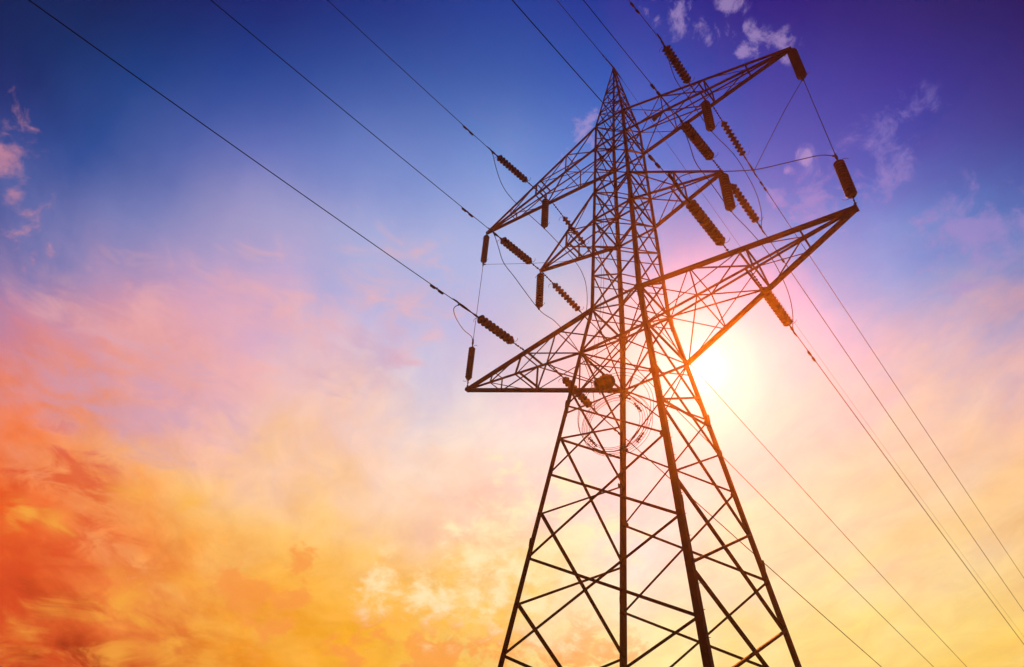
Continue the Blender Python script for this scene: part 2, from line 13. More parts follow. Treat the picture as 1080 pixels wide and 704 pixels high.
CLOUDS = [["puff",[-0.1559,0.3886,0.9081],[-0.1528,0.4053,0.9013],2.0],["puff",[-0.1238,0.4524,0.8832],[-0.1205,0.458,0.8807],1.3],["puff",[-0.0877,0.4905,0.867],[-0.0772,0.4901,0.8682],1.6],["puff",[-0.0505,0.5085,0.8596],[-0.0487,0.514,0.8564],1.1],["puff",[-0.306,0.4377,0.8455],[-0.3086,0.4435,0.8415],1.5],["puff",[-0.312,0.4614,0.8305],[-0.3079,0.4644,0.8304],1.0],["puff",[-0.1141,0.6212,0.7753],[-0.1141,0.6212,0.7753],0.75],["puff",[-0.0916,0.6179,0.7809],[-0.097,0.6204,0.7782],0.7],["puff",[-0.0836,0.4356,0.8962],[-0.0781,0.4393,0.895],1.0],["puff",[-0.3487,0.4597,0.8168],[-0.3446,0.4628,0.8168],0.9],["soft",[-0.096,0.6582,0.7467],[-0.0767,0.6631,0.7445],3.6],["soft",[-0.0141,0.6527,0.7575],[-0.0012,0.6535,0.7569],4.2],["soft",[-0.0465,0.6629,0.7473],[-0.0327,0.6592,0.7512],3.0],["soft",[-0.1386,0.6351,0.7599],[-0.1346,0.6372,0.7589],1.3],["soft",[0.0331,0.739,0.6729],[0.0455,0.751,0.6587],4.5],["strip",[-0.778,-0.0182,0.628],[-0.7922,0.0037,0.6103],2.6],["strip",[-0.7942,0.008,0.6076],[-0.8097,0.0314,0.586],2.6],["strip",[-0.7491,-0.0461,0.6608],[-0.7655,-0.0275,0.6428],2.2],["strip",[-0.7605,-0.0344,0.6485],[-0.7684,-0.0247,0.6395],1.8],["white",[-0.6009,0.6597,0.4513],[-0.5927,0.6754,0.4388],3.4],["white",[-0.6421,0.6596,0.3907],[-0.6188,0.6887,0.3778],3.6],["white",[-0.5957,0.6919,0.4079],[-0.5861,0.712,0.3867],3.6],["white",[-0.7043,0.6192,0.3474],[-0.6784,0.6511,0.3403],3.2],["white",[-0.5857,0.641,0.4961],[-0.5724,0.6562,0.4917],2.2],["white",[-0.5209,0.7075,0.4777],[-0.5132,0.7407,0.4336],3.5],["white",[-0.5457,0.7424,0.3887],[-0.5252,0.7776,0.3457],4],["white",[-0.7291,0.584,0.3569],[-0.718,0.6001,0.3526],1.8],["amber",[-0.7126,0.6395,0.2885],[-0.709,0.6521,0.2684],2.6],["amber",[-0.6559,0.6991,0.2847],[-0.6345,0.7219,0.2762],3.0],["amber",[-0.5411,0.7783,0.3184],[-0.5263,0.7984,0.2925],3.0],["amber",[-0.8303,0.464,0.3089],[-0.8163,0.4916,0.3033],3.0],["amber",[-0.7901,0.4995,0.3554],[-0.8395,0.4243,0.3393],2.0],["ember",[-0.9276,0.2101,0.3089],[-0.914,0.2536,0.3167],5.5],["ember",[-0.9039,0.2884,0.316],[-0.8883,0.3339,0.3152],3.2],["ember",[-0.9317,0.2227,0.2871],[-0.929,0.2488,0.2741],5.0],["ember",[-0.9127,0.173,0.3703],[-0.9005,0.2191,0.3757],4.5],["ember",[-0.8972,0.2607,0.3565],[-0.8919,0.2833,0.3524],2.5],["ember",[-0.9441,0.2622,0.1996],[-0.9272,0.3126,0.2064],6],["gold",[-0.8689,0.3026,0.3916],[-0.8466,0.3509,0.4002],3],["gold",[-0.9192,0.2025,0.3379],[-0.9079,0.2369,0.3458],2.6],["gold",[-0.9013,0.3347,0.2751],[-0.8681,0.4153,0.2719],6],["pink",[-0.805,0.195,0.5603],[-0.7844,0.2454,0.5697],6],["pink",[-0.7211,0.2803,0.6336],[-0.7075,0.3171,0.6316],4.5],["pink",[-0.6157,0.3926,0.6832],[-0.6003,0.4351,0.6711],6],["mauve",[-0.8365,0.2417,0.4918],[-0.8246,0.2897,0.4859],6],["mauve",[-0.6772,0.4141,0.6082],[-0.6571,0.4493,0.6053],4],["mauve",[-0.8645,0.1535,0.4787],[-0.8537,0.1925,0.4839],5],["white",[-0.5623,0.6762,0.4759],[-0.552,0.6955,0.46],2.2],["white",[-0.6525,0.628,0.4241],[-0.6655,0.6262,0.4062],1.6],["white",[-0.6755,0.6453,0.3567],[-0.6523,0.6784,0.338],3],["white",[-0.5954,0.7267,0.3427],[-0.58,0.7483,0.3221],3],["white",[-0.4921,0.7548,0.4338],[-0.4878,0.7698,0.4118],3],["ember",[-0.9394,0.2344,0.2504],[-0.9317,0.2227,0.2871],3.5],["gold",[-0.8143,0.5192,0.2595],[-0.7592,0.5917,0.2709],4],["gold",[-0.7233,0.6129,0.3182],[-0.7533,0.5728,0.3232],3],["amber",[-0.6048,0.7421,0.2888],[-0.5873,0.7596,0.2794],3],["gold",[-0.9223,0.2833,0.2627],[-0.9074,0.3115,0.282],3],["gold",[-0.8901,0.3658,0.2718],[-0.8757,0.3881,0.2874],3],["gold",[-0.9345,0.2749,0.2261],[-0.9158,0.3272,0.2328],2.5],["amber",[-0.7413,0.6006,0.2996],[-0.7666,0.5828,0.2696],3],["amber",[-0.6855,0.667,0.292],[-0.5661,0.7713,0.291],3.2],["gold",[-0.6897,0.6481,0.323],[-0.6374,0.7018,0.318],3],["white",[-0.6337,0.6949,0.3397],[-0.5861,0.712,0.3867],3],["white",[-0.7378,0.591,0.3261],[-0.7062,0.6015,0.3735],2.4],["gold",[-0.9054,0.3574,0.2292],[-0.8606,0.4483,0.2418],3.5],["gold",[-0.7894,0.5266,0.3153],[-0.778,0.5533,0.2977],3],["pink",[-0.8239,0.1355,0.5502],[-0.8306,0.1056,0.5468],4],["pink",[-0.6984,0.3625,0.6171],[-0.6781,0.3744,0.6324],4],["pink",[-0.7875,0.3017,0.5375],[-0.7673,0.3265,0.552],4],["pink",[-0.6261,0.4706,0.6218],[-0.6029,0.4821,0.6356],3]]
CAM = {"loc":[12.516,-21.8417,1.6],"right":[0.768927,0.636634,0.058723],"up":[0.384531,-0.533899,0.753052],"fwd":[-0.510771,0.556462,0.655335],"lens":24.9592}
LEV = {"lb":21.972,"lt":24.741,"mb":31.263,"mt":33.659,"ub":37.887,"ut":40.174,"g1":17.365,"g2":13.953,"g3":10.513,"h1":15.68,"h2":12.211,"h3":8.831,"apex":47.685}
KK = {"k1":0.141,"w1":1.37,"w3":1.0198}
TIPS = {"lower":[10.56,24.741],"middle":[5.675,31.171],"upper":[10.507,37.79]}
ATT = {"ULn":[-5.642,-0.522,37.84],"ULf":[-5.472,0.541,37.841],"URn":[5.405,-0.548,37.842],"URf":[5.768,0.509,37.838],"LLn":[-5.841,-0.663,24.748],"LLf":[-5.433,0.72,24.747],"LRn":[5.454,-0.717,24.747],"LRf":[5.695,0.683,24.748],"ML":[-5.675,0.0,31.171],"MR":[5.675,0.0,31.171]}
STRINGS = {"ULn":{"a":[-5.642,-0.522,37.84],"c":[-5.642,-5.025,37.05],"s0":1.354,"s1":3.968,"edge":[-5.642,-17.058,35.641]},"MLn":{"a":[-5.675,0.0,31.171],"c":[-5.675,-4.076,30.671],"s0":0.981,"s1":3.395,"edge":[-5.675,-20.869,28.875]},"LLn":{"a":[-5.841,-0.663,24.748],"c":[-5.841,-5.607,24.314],"s0":1.14,"s1":3.569,"edge":[-5.841,-24.597,22.443]},"URn":{"a":[5.405,-0.548,37.842],"c":[5.405,-4.24,38.116],"s0":0.941,"s1":3.306,"edge":[5.405,-7.527,37.173]},"MRn":{"a":[5.675,0.0,31.171],"c":[5.639,-4.122,30.591],"s0":1.21,"s1":3.846,"edge":[5.573,-11.708,29.462]},"LRn":{"a":[5.454,-0.717,24.747],"c":[5.454,-5.45,24.682],"s0":0.763,"s1":3.46,"edge":[5.454,-15.305,23.199]},"ULf":{"a":[-5.472,0.541,37.841],"c":[-5.472,4.731,36.892],"s0":1.309,"s1":3.628,"edge":[-5.472,88.244,32.298]},"MLf":{"a":[-5.675,0.0,31.171],"c":[-5.675,4.386,30.859],"s0":1.225,"s1":3.709,"edge":[-5.675,70.122,27.675]},"LLf":{"a":[-5.433,0.72,24.747],"c":[-5.433,4.835,24.11],"s0":1.358,"s1":3.713,"edge":[-5.433,48.403,22.069]},"URf":{"a":[5.768,0.509,37.838],"c":[5.768,5.444,37.095],"s0":1.226,"s1":3.675,"edge":[5.768,69.387,34.927]},"MRf":{"a":[5.675,0.0,31.171],"c":[5.675,4.262,30.931],"s0":0.943,"s1":3.673,"edge":[5.675,56.659,27.436]},"LRf":{"a":[5.695,0.683,24.748],"c":[5.695,4.985,24.339],"s0":1.329,"s1":3.846,"edge":[5.695,46.512,21.722]}}
EARTH = {"a":[0.0,0.0,47.685],"near":[0.0,-6.496,46.603],"far":[0.0,107.265,40.616]}
HANG = {"UL":[-5.557,0.009,37.84],"T3L":[-10.507,0.0,37.79],"ML":[-5.675,0.0,31.171],"UR":[5.586,-0.019,37.84],"T3R":[10.507,0.0,37.79],"MR":[5.675,0.0,31.171]}
DAMP = {"ULn":[2.05],"MLn":[2.08],"LLn":[1.51],"URn":[2.71],"MRn":[2.2],"LRn":[1.52],"URf":[1.23],"MRf":[2.28],"LRf":[2.08],"LLf":[2.23],"ULf":[2.35],"MLf":[1.93],"En":[1.08],"Ef":[4.23]}
JUMP = {"UL":[[-5.642,-5.025,37.05],[-5.633,-4.464,35.801],[-5.623,-3.876,34.981],[-5.608,-2.999,34.638],[-5.586,-1.704,34.685],[-5.557,0.009,34.79],[-5.605,1.801,34.824],[-5.651,3.474,34.742],[-5.674,4.33,34.173],[-5.682,4.636,33.154],[-5.681,4.611,31.823],[-5.675,4.386,30.859]],"ML":[[-5.675,-4.076,30.671],[-5.675,-3.595,29.888],[-5.675,-3.128,29.182],[-5.675,-2.143,28.842],[-5.675,0.0,28.121],[-5.608,1.332,28.197],[-5.545,2.589,27.86],[-5.49,3.698,27.191],[-5.452,4.459,26.166],[-5.436,4.776,25.033],[-5.433,4.835,24.11]],"LL":[[-5.841,-5.607,24.314],[-6.436,-5.403,24.554],[-7.047,-4.778,24.921],[-8.499,-3.129,26.327],[-9.606,-1.644,27.426],[-10.285,-0.451,28.19],[-10.56,0.0,28.241]],"UR":[[5.405,-4.24,38.116],[5.424,-3.803,36.853],[5.444,-3.326,35.422],[5.493,-2.187,35.282],[5.586,-0.019,34.79],[5.644,2.754,35.83],[5.674,4.197,35.452],[5.691,5.042,34.59],[5.69,4.98,32.863],[5.675,4.262,30.931]],"MR":[[5.639,-4.122,30.591],[5.644,-3.618,29.313],[5.647,-3.249,28.297],[5.657,-2.064,28.255],[5.675,0.0,28.121],[5.683,2.006,28.665],[5.691,4.027,29.021],[5.697,5.387,28.573],[5.699,6.003,27.433],[5.698,5.746,25.936],[5.695,4.985,24.339]],"LR":[[5.454,-5.45,24.682],[5.698,-5.19,25.192],[6.152,-4.705,25.595],[7.072,-3.723,25.97],[7.996,-2.737,26.444],[9.312,-1.332,27.526],[10.092,-0.499,28.14],[10.56,0.0,28.241]],"T3L":[[-10.507,0.0,34.74],[-9.165,1.261,35.025],[-7.829,2.517,35.344],[-6.48,3.784,35.801],[-5.472,4.731,36.892]],"T3R":[[10.507,0.0,34.74],[9.027,1.701,35.637],[7.354,3.622,36.411],[5.768,5.444,37.095]],"VL":[[-10.56,0.0,28.241],[-10.507,0.0,34.74]],"VR":[[10.56,0.0,28.241],[10.507,0.0,34.74]]}
null = None

# ---------------------------------------------------------------- camera, exposure, sun, sky
cd = bpy.data.cameras.new('camera'); cam = bpy.data.objects.new('camera', cd); COL.objects.link(cam)
cd.sensor_width = 36.0; cd.sensor_fit = 'HORIZONTAL'; cd.lens = CAM['lens']; cd.clip_start = .05; cd.clip_end = 6000
r_, u_, f_ = Vector(CAM['right']), Vector(CAM['up']), Vector(CAM['fwd'])
m = Matrix((r_, u_, -f_)).transposed().to_4x4(); m.translation = Vector(CAM['loc']); cam.matrix_world = m
sc.camera = cam
sc.view_settings.view_transform = 'Standard'; sc.view_settings.look = 'None'
sc.view_settings.exposure = 0.0; sc.view_settings.gamma = 1.0
sc.view_settings.use_curve_mapping = False

SUN = Vector(SUN_DIR).normalized()
sd = bpy.data.lights.new('sun', 'SUN'); sun = bpy.data.objects.new('sun', sd); COL.objects.link(sun)
sd.energy = 5.0; sd.angle = R(0.5); sd.color = (1.0, 0.23, 0.004)
sun.rotation_mode = 'QUATERNION'; sun.rotation_quaternion = SUN.to_track_quat('Z', 'Y'); sun.location = SUN * 200
HAZE_DENSITY = 0.00092; HAZE_ANISO = 0.89

def lin(c):
    return [(x/255/12.92 if x/255 <= .04045 else ((x/255+.055)/1.055)**2.4) for x in c]

class NB:
    """small node-tree builder"""
    def __init__(s, nt): s.nt = nt; s.n = nt.nodes; s.l = nt.links
    def node(s, t, **kw):
        o = s.n.new(t)
        for k, v in kw.items(): setattr(o, k, v)
        return o
    def put(s, sock, v):
        if isinstance(v, bpy.types.NodeSocket): s.l.new(v, sock)
        else: sock.default_value = v
    def math(s, op, a, b=None, c=None, clamp=False):
        o = s.node('ShaderNodeMath', operation=op, use_clamp=clamp); s.put(o.inputs[0], a)
        if b is not None: s.put(o.inputs[1], b)
        if c is not None: s.put(o.inputs[2], c)
        return o.outputs[0]
    def vmath(s, op, a, b=None, out=0):
        o = s.node('ShaderNodeVectorMath', operation=op); s.put(o.inputs[0], a)
        if b is not None:
            if op == 'SCALE': s.put(o.inputs[3], b)
            else: s.put(o.inputs[1], b)
        return o.outputs[out]
    def mix(s, f, a, b, blend='MIX'):
        o = s.node('ShaderNodeMix', data_type='RGBA', blend_type=blend, clamp_factor=True)
        s.put(o.inputs['Factor'], f)
        for k, v in (('A', a), ('B', b)):
            sk = [i for i in o.inputs if i.name == k and i.type == 'RGBA'][0]
            s.put(sk, v if isinstance(v, bpy.types.NodeSocket) else (*v[:3], 1))
        return [x for x in o.outputs if x.type == 'RGBA'][0]
    def noise(s, vec, scale, detail=6, rough=.55, dist=0.0, out=0):
        o = s.node('ShaderNodeTexNoise'); s.put(o.inputs['Vector'], vec)
        o.inputs['Scale'].default_value = scale; o.inputs['Detail'].default_value = detail
        o.inputs['Roughness'].default_value = rough; o.inputs['Distortion'].default_value = dist
        return o.outputs[out]
    def smooth(s, v, a, b, lo=0.0, hi=1.0, kind='SMOOTHSTEP'):
        o = s.node('ShaderNodeMapRange', interpolation_type=kind, clamp=True); s.put(o.inputs[0], v)
        for i, x in enumerate((a, b, lo, hi)): s.put(o.inputs[1+i], x)
        return o.outputs[0]
    def combine(s, x, y, z):
        o = s.node('ShaderNodeCombineXYZ'); s.put(o.inputs[0], x); s.put(o.inputs[1], y); s.put(o.inputs[2], z); return o.outputs[0]

w = bpy.data.worlds.new('World'); sc.world = w; w.use_nodes = True
w.node_tree.nodes.clear(); b = NB(w.node_tree)
tc = b.node('ShaderNodeTexCoord'); D = b.vmath('NORMALIZE', tc.outputs['Generated'])
sx = b.node('ShaderNodeSeparateXYZ'); b.put(sx.inputs[0], D); X, Y, Z = sx.outputs
el0 = b.math('MULTIPLY', b.math('ARCSINE', Z), 180/math.pi)
az0 = b.math('MULTIPLY', b.math('ARCTAN2', X, Y), 180/math.pi)
# cloud-deck coordinates: the flat layer the clouds lie in, seen in perspective, stretched along the wind
zz = b.math('ADD', b.math('MAXIMUM', Z, 0.0), .18)
cu = b.math('DIVIDE', X, zz); cv = b.math('DIVIDE', Y, zz)
deck = b.combine(b.math('ADD', b.math('MULTIPLY', cu, .80), b.math('MULTIPLY', cv, -.55)),
                 b.math('MULTIPLY', b.math('ADD', b.math('MULTIPLY', cu, .55), b.math('MULTIPLY', cv, .80)), 1.5), 0.0)
nA = b.noise(deck, 1.7, 7, .58, .35)
nB = b.noise(b.vmath('ADD', deck, (7.3, 2.1, 4.0)), 1.5, 7, .58, .35)
nF = b.noise(b.vmath('ADD', deck, (1.3, 9.1, 2.0)), 7.0, 8, .62, .5)
lowmask = b.smooth(el0, 62, 30)                              # the upper sky is calmer
el = b.math('ADD', el0, b.math('MULTIPLY', b.math('MULTIPLY', b.math('SUBTRACT', nA, .5), 24.0), lowmask))
az = b.math('ADD', az0, b.math('MULTIPLY', b.math('MULTIPLY', b.math('SUBTRACT', nB, .5), 20.0), lowmask))
eln = b.math('DIVIDE', el, 90.0, clamp=True)
t = b.math('DIVIDE', b.math('SUBTRACT', az, float(SKY_AZ[0])), float(SKY_AZ[1]-SKY_AZ[0]))
col = None
for i, column in enumerate(SKY):
    rp = b.node('ShaderNodeValToRGB'); b.put(rp.inputs[0], eln); cr = rp.color_ramp; cr.interpolation = 'B_SPLINE'
    while len(cr.elements) < len(column): cr.elements.new(.5)
    for e, p_, c in zip(cr.elements, SKY_EL, column): e.position = p_/90; e.color = (*c, 1)
    col = rp.outputs[0] if col is None else b.mix(b.math('SUBTRACT', t, float(i-1), clamp=True), col, rp.outputs[0])
# texture of thin cirrus across the warm half of the sky
fine = b.math('MULTIPLY', b.math('SUBTRACT', nF, .5), b.smooth(el0, 50, 22))
col = b.mix(b.math('MULTIPLY', fine, 1.7, clamp=True), col, b.mix(1.0, col, (1.30, 1.34, 1.25), 'MULTIPLY'))
col = b.mix(b.math('MULTIPLY', fine, -1.5, clamp=True), col, b.mix(1.0, col, (.78, .62, .70), 'MULTIPLY'))
# individual clouds: each has its own bearing in the sky
nP = b.noise(D, 22, 8, .62, .3); nW = b.noise(b.vmath('MULTIPLY', D, (1, 1, 1.6)), 24, 8, .62, .25)
nQ = b.noise(b.vmath('MULTIPLY', D, (1, 1, 2.6)), 13, 8, .60, .8)
KINDS = {'puff': (nP, 6.5, 0.35, 1.3, (180, 156, 208), .55), 'soft': (nP, 4.5, 0.3, 1.3, (150, 138, 205), .55),
         'strip': (nP, 6, 0.25, 1.5, (226, 150, 160), .6), 'ember': (nQ, 4.5, 0.3, 1.2, (222, 72, 34), .72),
         'gold': (nQ, 3.2, 0.3, 1.5, (255, 186, 72), .75), 'amber': (nW, 4.5, 0.3, 1.0, (248, 152, 72), .72),
         'white': (nW, 5, 0.15, 1.65, (255, 243, 196), .85), 'pink': (nQ, 3.2, 0.1, 1.9, (250, 182, 172), .7),
         'mauve': (nQ, 3.5, 0.1, 1.4, (190, 160, 200), .5)}
for kind in ('pink', 'mauve', 'ember', 'gold', 'amber', 'white', 'soft', 'strip', 'puff'):
    nz, k, lo, hi, c, alpha = KINDS[kind]; acc = None
    for kd, c1, c2, rad in CLOUDS:
        if kd != kind: continue
        for cc in ((c1, c2) if c1 != c2 else (c1,)):
            ang = b.math('MULTIPLY', b.math('ARCCOSINE', b.math('MINIMUM', b.vmath('DOT_PRODUCT', D, cc, 1), .999999)), 180/math.pi)
            mk = b.math('SUBTRACT', 1.0, b.math('DIVIDE', ang, float(rad)))
            acc = mk if acc is None else b.math('MAXIMUM', acc, mk)
    if acc is None: continue
    dens = b.smooth(b.math('ADD', b.math('MAXIMUM', acc, -.3), b.math('MULTIPLY', b.math('SUBTRACT', nz, .5), k)), lo, hi)
    dens = b.math('MULTIPLY', dens, b.smooth(acc, -.3, .1))
    col = b.mix(b.math('MULTIPLY', dens, alpha), col, lin(c))
# the sun's disc and the bright air right round it
sa = b.math('MULTIPLY', b.math('ARCCOSINE', b.math('MINIMUM', b.vmath('DOT_PRODUCT', D, tuple(SUN), 1), .999999)), 180/math.pi)
g1 = b.math('EXPONENT', b.math('MULTIPLY', b.math('POWER', b.math('DIVIDE', sa, 1.15), 2.0), -1.0))
g2 = b.math('EXPONENT', b.math('DIVIDE', sa, -4.0))
g4 = b.math('EXPONENT', b.math('MULTIPLY', b.math('POWER', b.math('DIVIDE', sa, 7.5), 2.0), -1.0))
g3 = b.math('LESS_THAN', sa, .45)
col = b.mix(1.0, col, b.mix(b.math('MULTIPLY', g1, .9), (0, 0, 0), (.8, .85, .8)), 'ADD')
col = b.mix(1.0, col, b.mix(b.math('MULTIPLY', g2, .12), (0, 0, 0), (.5, .6, .9)), 'ADD')
col = b.mix(1.0, col, b.mix(g4, (0, 0, 0), (0, .15, .42)), 'ADD')
col = b.mix(1.0, col, b.mix(g3, (0, 0, 0), (9, 8, 6)), 'ADD')
bg = b.node('ShaderNodeBackground'); b.put(bg.inputs[0], col); bg.inputs[1].default_value = 1.0
wo = b.node('ShaderNodeOutputWorld'); b.l.new(bg.outputs[0], wo.inputs[0])

# ---------------------------------------------------------------- materials
def material(name, base, base2, rough, metal=0.0, scale=6.0, bump=.15, coat=0.0):
    mt = bpy.data.materials.new(name); mt.use_nodes = True; q = NB(mt.node_tree)
    p = q.n['Principled BSDF']; tcn = q.node('ShaderNodeTexCoord')
    n = q.noise(tcn.outputs['Object'], scale, 6, .65, .3)
    q.put(p.inputs['Base Color'], q.mix(q.smooth(n, .38, .66), base, base2))
    p.inputs['Specular IOR Level'].default_value = .06
    q.put(p.inputs['Roughness'], q.smooth(n, .3, .7, rough-.12, min(1, rough+.12)))
    p.inputs['Metallic'].default_value = metal
    if coat: p.inputs['Coat Weight'].default_value = coat
    bp = q.node('ShaderNodeBump'); bp.inputs['Strength'].default_value = bump; bp.inputs['Distance'].default_value = .01
    q.put(bp.inputs['Height'], q.noise(tcn.outputs['Object'], scale*9, 4)); q.l.new(bp.outputs[0], p.inputs['Normal'])
    return mt
STEEL = material('glow_tinted_steel', (.10, .005, .001), (.14, .008, .0015), .75, 0, 5)  # part of the warm glow on the tower is put into this red
LEGM = material('leg_steel', (.11, .005, .001), (.15, .008, .0015), .75, 0, 3)  # same glow red in the legs' base colour, slightly stronger
PORC = material('glazed_porcelain', (.085, .006, .0015), (.11, .008, .002), .42, 0, 9, .05, .1)
IRON = material('galvanised_fitting', (.045, .006, .003), (.075, .010, .004), .7, .1, 12)
WIRE = material('weathered_aluminium_strand', (.016, .010, .009), (.028, .016, .013), .7, .1, 20)
RUBB = material('black_cable_sheath', (.020, .012, .010), (.035, .02, .014), .6, 0, 15)
CONC = material('concrete', (.32, .30, .27), (.22, .21, .19), .9, 0, 4, .5)
GRASS = material('dry_grass_ground', (.055, .065, .02), (.11, .09, .035), .95, 0, .35, .6)

# ---------------------------------------------------------------- mesh helpers
def link(name, bm, mat, parent=None, smooth=False, me=None):
    if me is None:
        bmesh.ops.recalc_face_normals(bm, faces=bm.faces)
        me = bpy.data.meshes.new(name); bm.to_mesh(me); bm.free(); me.materials.append(mat)
        if smooth:
            for p in me.polygons: p.use_smooth = True
    o = bpy.data.objects.new(name, me); COL.objects.link(o)
    if parent: o.parent = parent
    return o
def tag(o, label=None, cat=None, group=None, kind=None):
    for k, v in (('label', label), ('category', cat), ('group', group), ('kind', kind)):
        if v: o[k] = v
    return o
def empty(name, loc, label, cat, group=None):
    o = bpy.data.objects.new(name, None); COL.objects.link(o); o.location = loc; o.empty_display_size = .3
    return tag(o, label, cat, group)
def loft(bm, rings, cap=True, closed=True):
    vs = [[bm.verts.new(p) for p in r] for r in rings]; n = len(vs[0])
    for a, c in zip(vs, vs[1:]):
        for i in range(n if closed else n-1):
            j = (i+1) % n; bm.faces.new((a[i], a[j], c[j], c[i]))
    if cap: bm.faces.new(vs[0][::-1]); bm.faces.new(vs[-1])
def angle_bar(bm, p0, p1, s, nrm, flip=False, off=0.0, t=.012):
    """rolled L-section from p0 to p1; one flange in the face whose outward normal is nrm"""
    p0, p1 = Vector(p0), Vector(p1); d = (p1-p0).normalized()
    u = Vector(nrm); u = (u - d*u.dot(d))
    if u.length < 1e-4: u = d.orthogonal()
    u.normalize(); v = d.cross(u) * (-1 if flip else 1)
    t = max(t, s*.13)
    sec = [(-s/2, 0), (s/2, 0), (s/2, -s), (s/2-t, -s), (s/2-t, -t), (-s/2, -t)]
    loft(bm, [[p + v*a + u*(c+off) for a, c in sec] for p in (p0, p1)])
def tube(bm, pts, r, n=7, cap=True):
    pts = [Vector(p) for p in pts]; rings = []; prev = None
    for i, p in enumerate(pts):
        d = (pts[min(i+1, len(pts)-1)] - pts[max(i-1, 0)]).normalized()
        if prev is None: a = d.orthogonal().normalized()
        else:
            a = prev - d*prev.dot(d); a.normalize()
        prev = a; c = d.cross(a); rr = r[i] if isinstance(r, (list, tuple)) else r
        rings.append([p + (a*math.cos(2*math.pi*k/n) + c*math.sin(2*math.pi*k/n))*rr for k in range(n)])
    loft(bm, rings, cap)
def lathe(bm, prof, n=20, M=Matrix()):
    loft(bm, [[M @ Vector((r*math.cos(2*math.pi*k/n), r*math.sin(2*math.pi*k/n), z)) for k in range(n)] for r, z in prof])
def plate(bm, c, nrm, up, hw, hh, th=.014):
    c, nrm = Vector(c), Vector(nrm).normalized(); up = Vector(up); up = (up - nrm*up.dot(nrm)).normalized(); s = nrm.cross(up)
    out = [(-.6, -1), (.6, -1), (1, -.35), (1, .35), (.6, 1), (-.6, 1), (-1, .35), (-1, -.35)]
    loft(bm, [[c + nrm*q + s*(a*hw) + up*(e*hh) for a, e in out] for q in (-th/2, th/2)])
def spline(pts, k=7):
    P = [Vector(p) for p in pts]; P = [P[0]*2-P[1]] + P + [P[-1]*2-P[-2]]; out = []
    for i in range(1, len(P)-2):
        for j in range(k):
            s = j/k; a, q, c, d = P[i-1:i+3]
            out.append(.5*((2*q) + (c-a)*s + (2*a-5*q+4*c-d)*s*s + (3*q-a-3*c+d)*s**3))
    return out + [P[-2]]

# ---------------------------------------------------------------- ground
bm = bmesh.new(); N = 60; S = 1500
def gh(x, y):
    d_ = math.hypot(x, y); return -.02 + (0 if d_ < 14 else min(1, (d_-14)/60) * (.35*math.sin(x*.043+1)*math.cos(y*.037) - .1))
def gs(i): q = (i/N*2-1); return S*q*abs(q)**1.2
vs = [[bm.verts.new((gs(i), gs(j), gh(gs(i), gs(j)))) for j in range(N+1)] for i in range(N+1)]
for i in range(N):
    for j in range(N): bm.faces.new((vs[i][j], vs[i+1][j], vs[i+1][j+1], vs[i][j+1]))
tag(link('ground', bm, GRASS, smooth=True), 'dry grass field under the pylon', kind='structure')

# ---------------------------------------------------------------- the tower
LT, LBZ, UT = LEV['lt'], LEV['lb'], LEV['ut']; APEX = LEV['apex']
def W(z):
    if z <= LT: return KK['w1'] + KK['k1']*(LT-z)
    if z <= UT: return KK['w1'] + (KK['w3']-KK['w1'])*(z-LT)/(UT-LT)
    return KK['w3'] + (.05-KK['w3'])*(z-UT)/(APEX-UT)
CS = {'A': (-1, -1), 'C': (1, -1), 'B': (-1, 1), 'D': (1, 1)}
FACES = [('A', 'C', (0, -1, 0)), ('B', 'D', (0, 1, 0)), ('A', 'B', (-1, 0, 0)), ('C', 'D', (1, 0, 0))]
def K(c, z, inset=.07):
    a, e = CS[c]; q = W(z); return Vector((a*q, e*q, z))
def Kf(c, o, z, ins=.07):            # node on leg c, shifted a little towards leg o so that bars end on the leg's flange
    p, q = K(c, z), K(o, z); return p + (q-p).normalized()*ins
tower = empty('transmission_tower', (0, 0, 0), 'tall dark steel lattice pylon with six cross-arms, silhouetted against the sunset', 'pylon')

for c, (a, e) in CS.items():
    bm = bmesh.new(); rings = []
    for z, s in ((.25, .225), (LT, .20), (UT, .15)):
        t = s*.12; q = W(z); x, y = a*q, e*q
        rings.append([(x, y, z), (x-a*s, y, z), (x-a*s, y-e*t, z), (x-a*t, y-e*t, z), (x-a*t, y-e*s, z), (x, y-e*s, z)])
    loft(bm, rings)
    # splice plates and step bolts
    for z in (6.2, 12.6, 18.9, 24.3, 31.5):
        q = W(z)+.008; plate(bm, (a*(q-.12), e*q, z), (0, e, 0), (0, 0, 1), .09, .35); plate(bm, (a*q, e*(q-.12), z), (a, 0, 0), (0, 0, 1), .09, .35)
    leg = link('leg', bm, LEGM, tower)
    if c in 'CB':
        bm = bmesh.new(); z = 3.0; k = 0
        while z < UT-1:
            q = W(z); d = Vector((a, 0, 0)) if k % 2 else Vector((0, e, 0)); p = Vector((a*(q-.05), e*(q-.05), z))
            tube(bm, [p + d*.05, p + d*.17], .010, 5); z += .4; k += 1
        link('step_bolts', bm, IRON, leg)['kind'] = 'stuff'
    bm = bmesh.new(); q = W(.1)
    loft(bm, [[(a*q+i*h, e*q+j*h, z) for i, j in ((-1, -1), (1, -1), (1, 1), (-1, 1))] for z, h in ((-.6, .62), (.12, .55), (.32, .36))])
    link('footing', bm, CONC, tower)

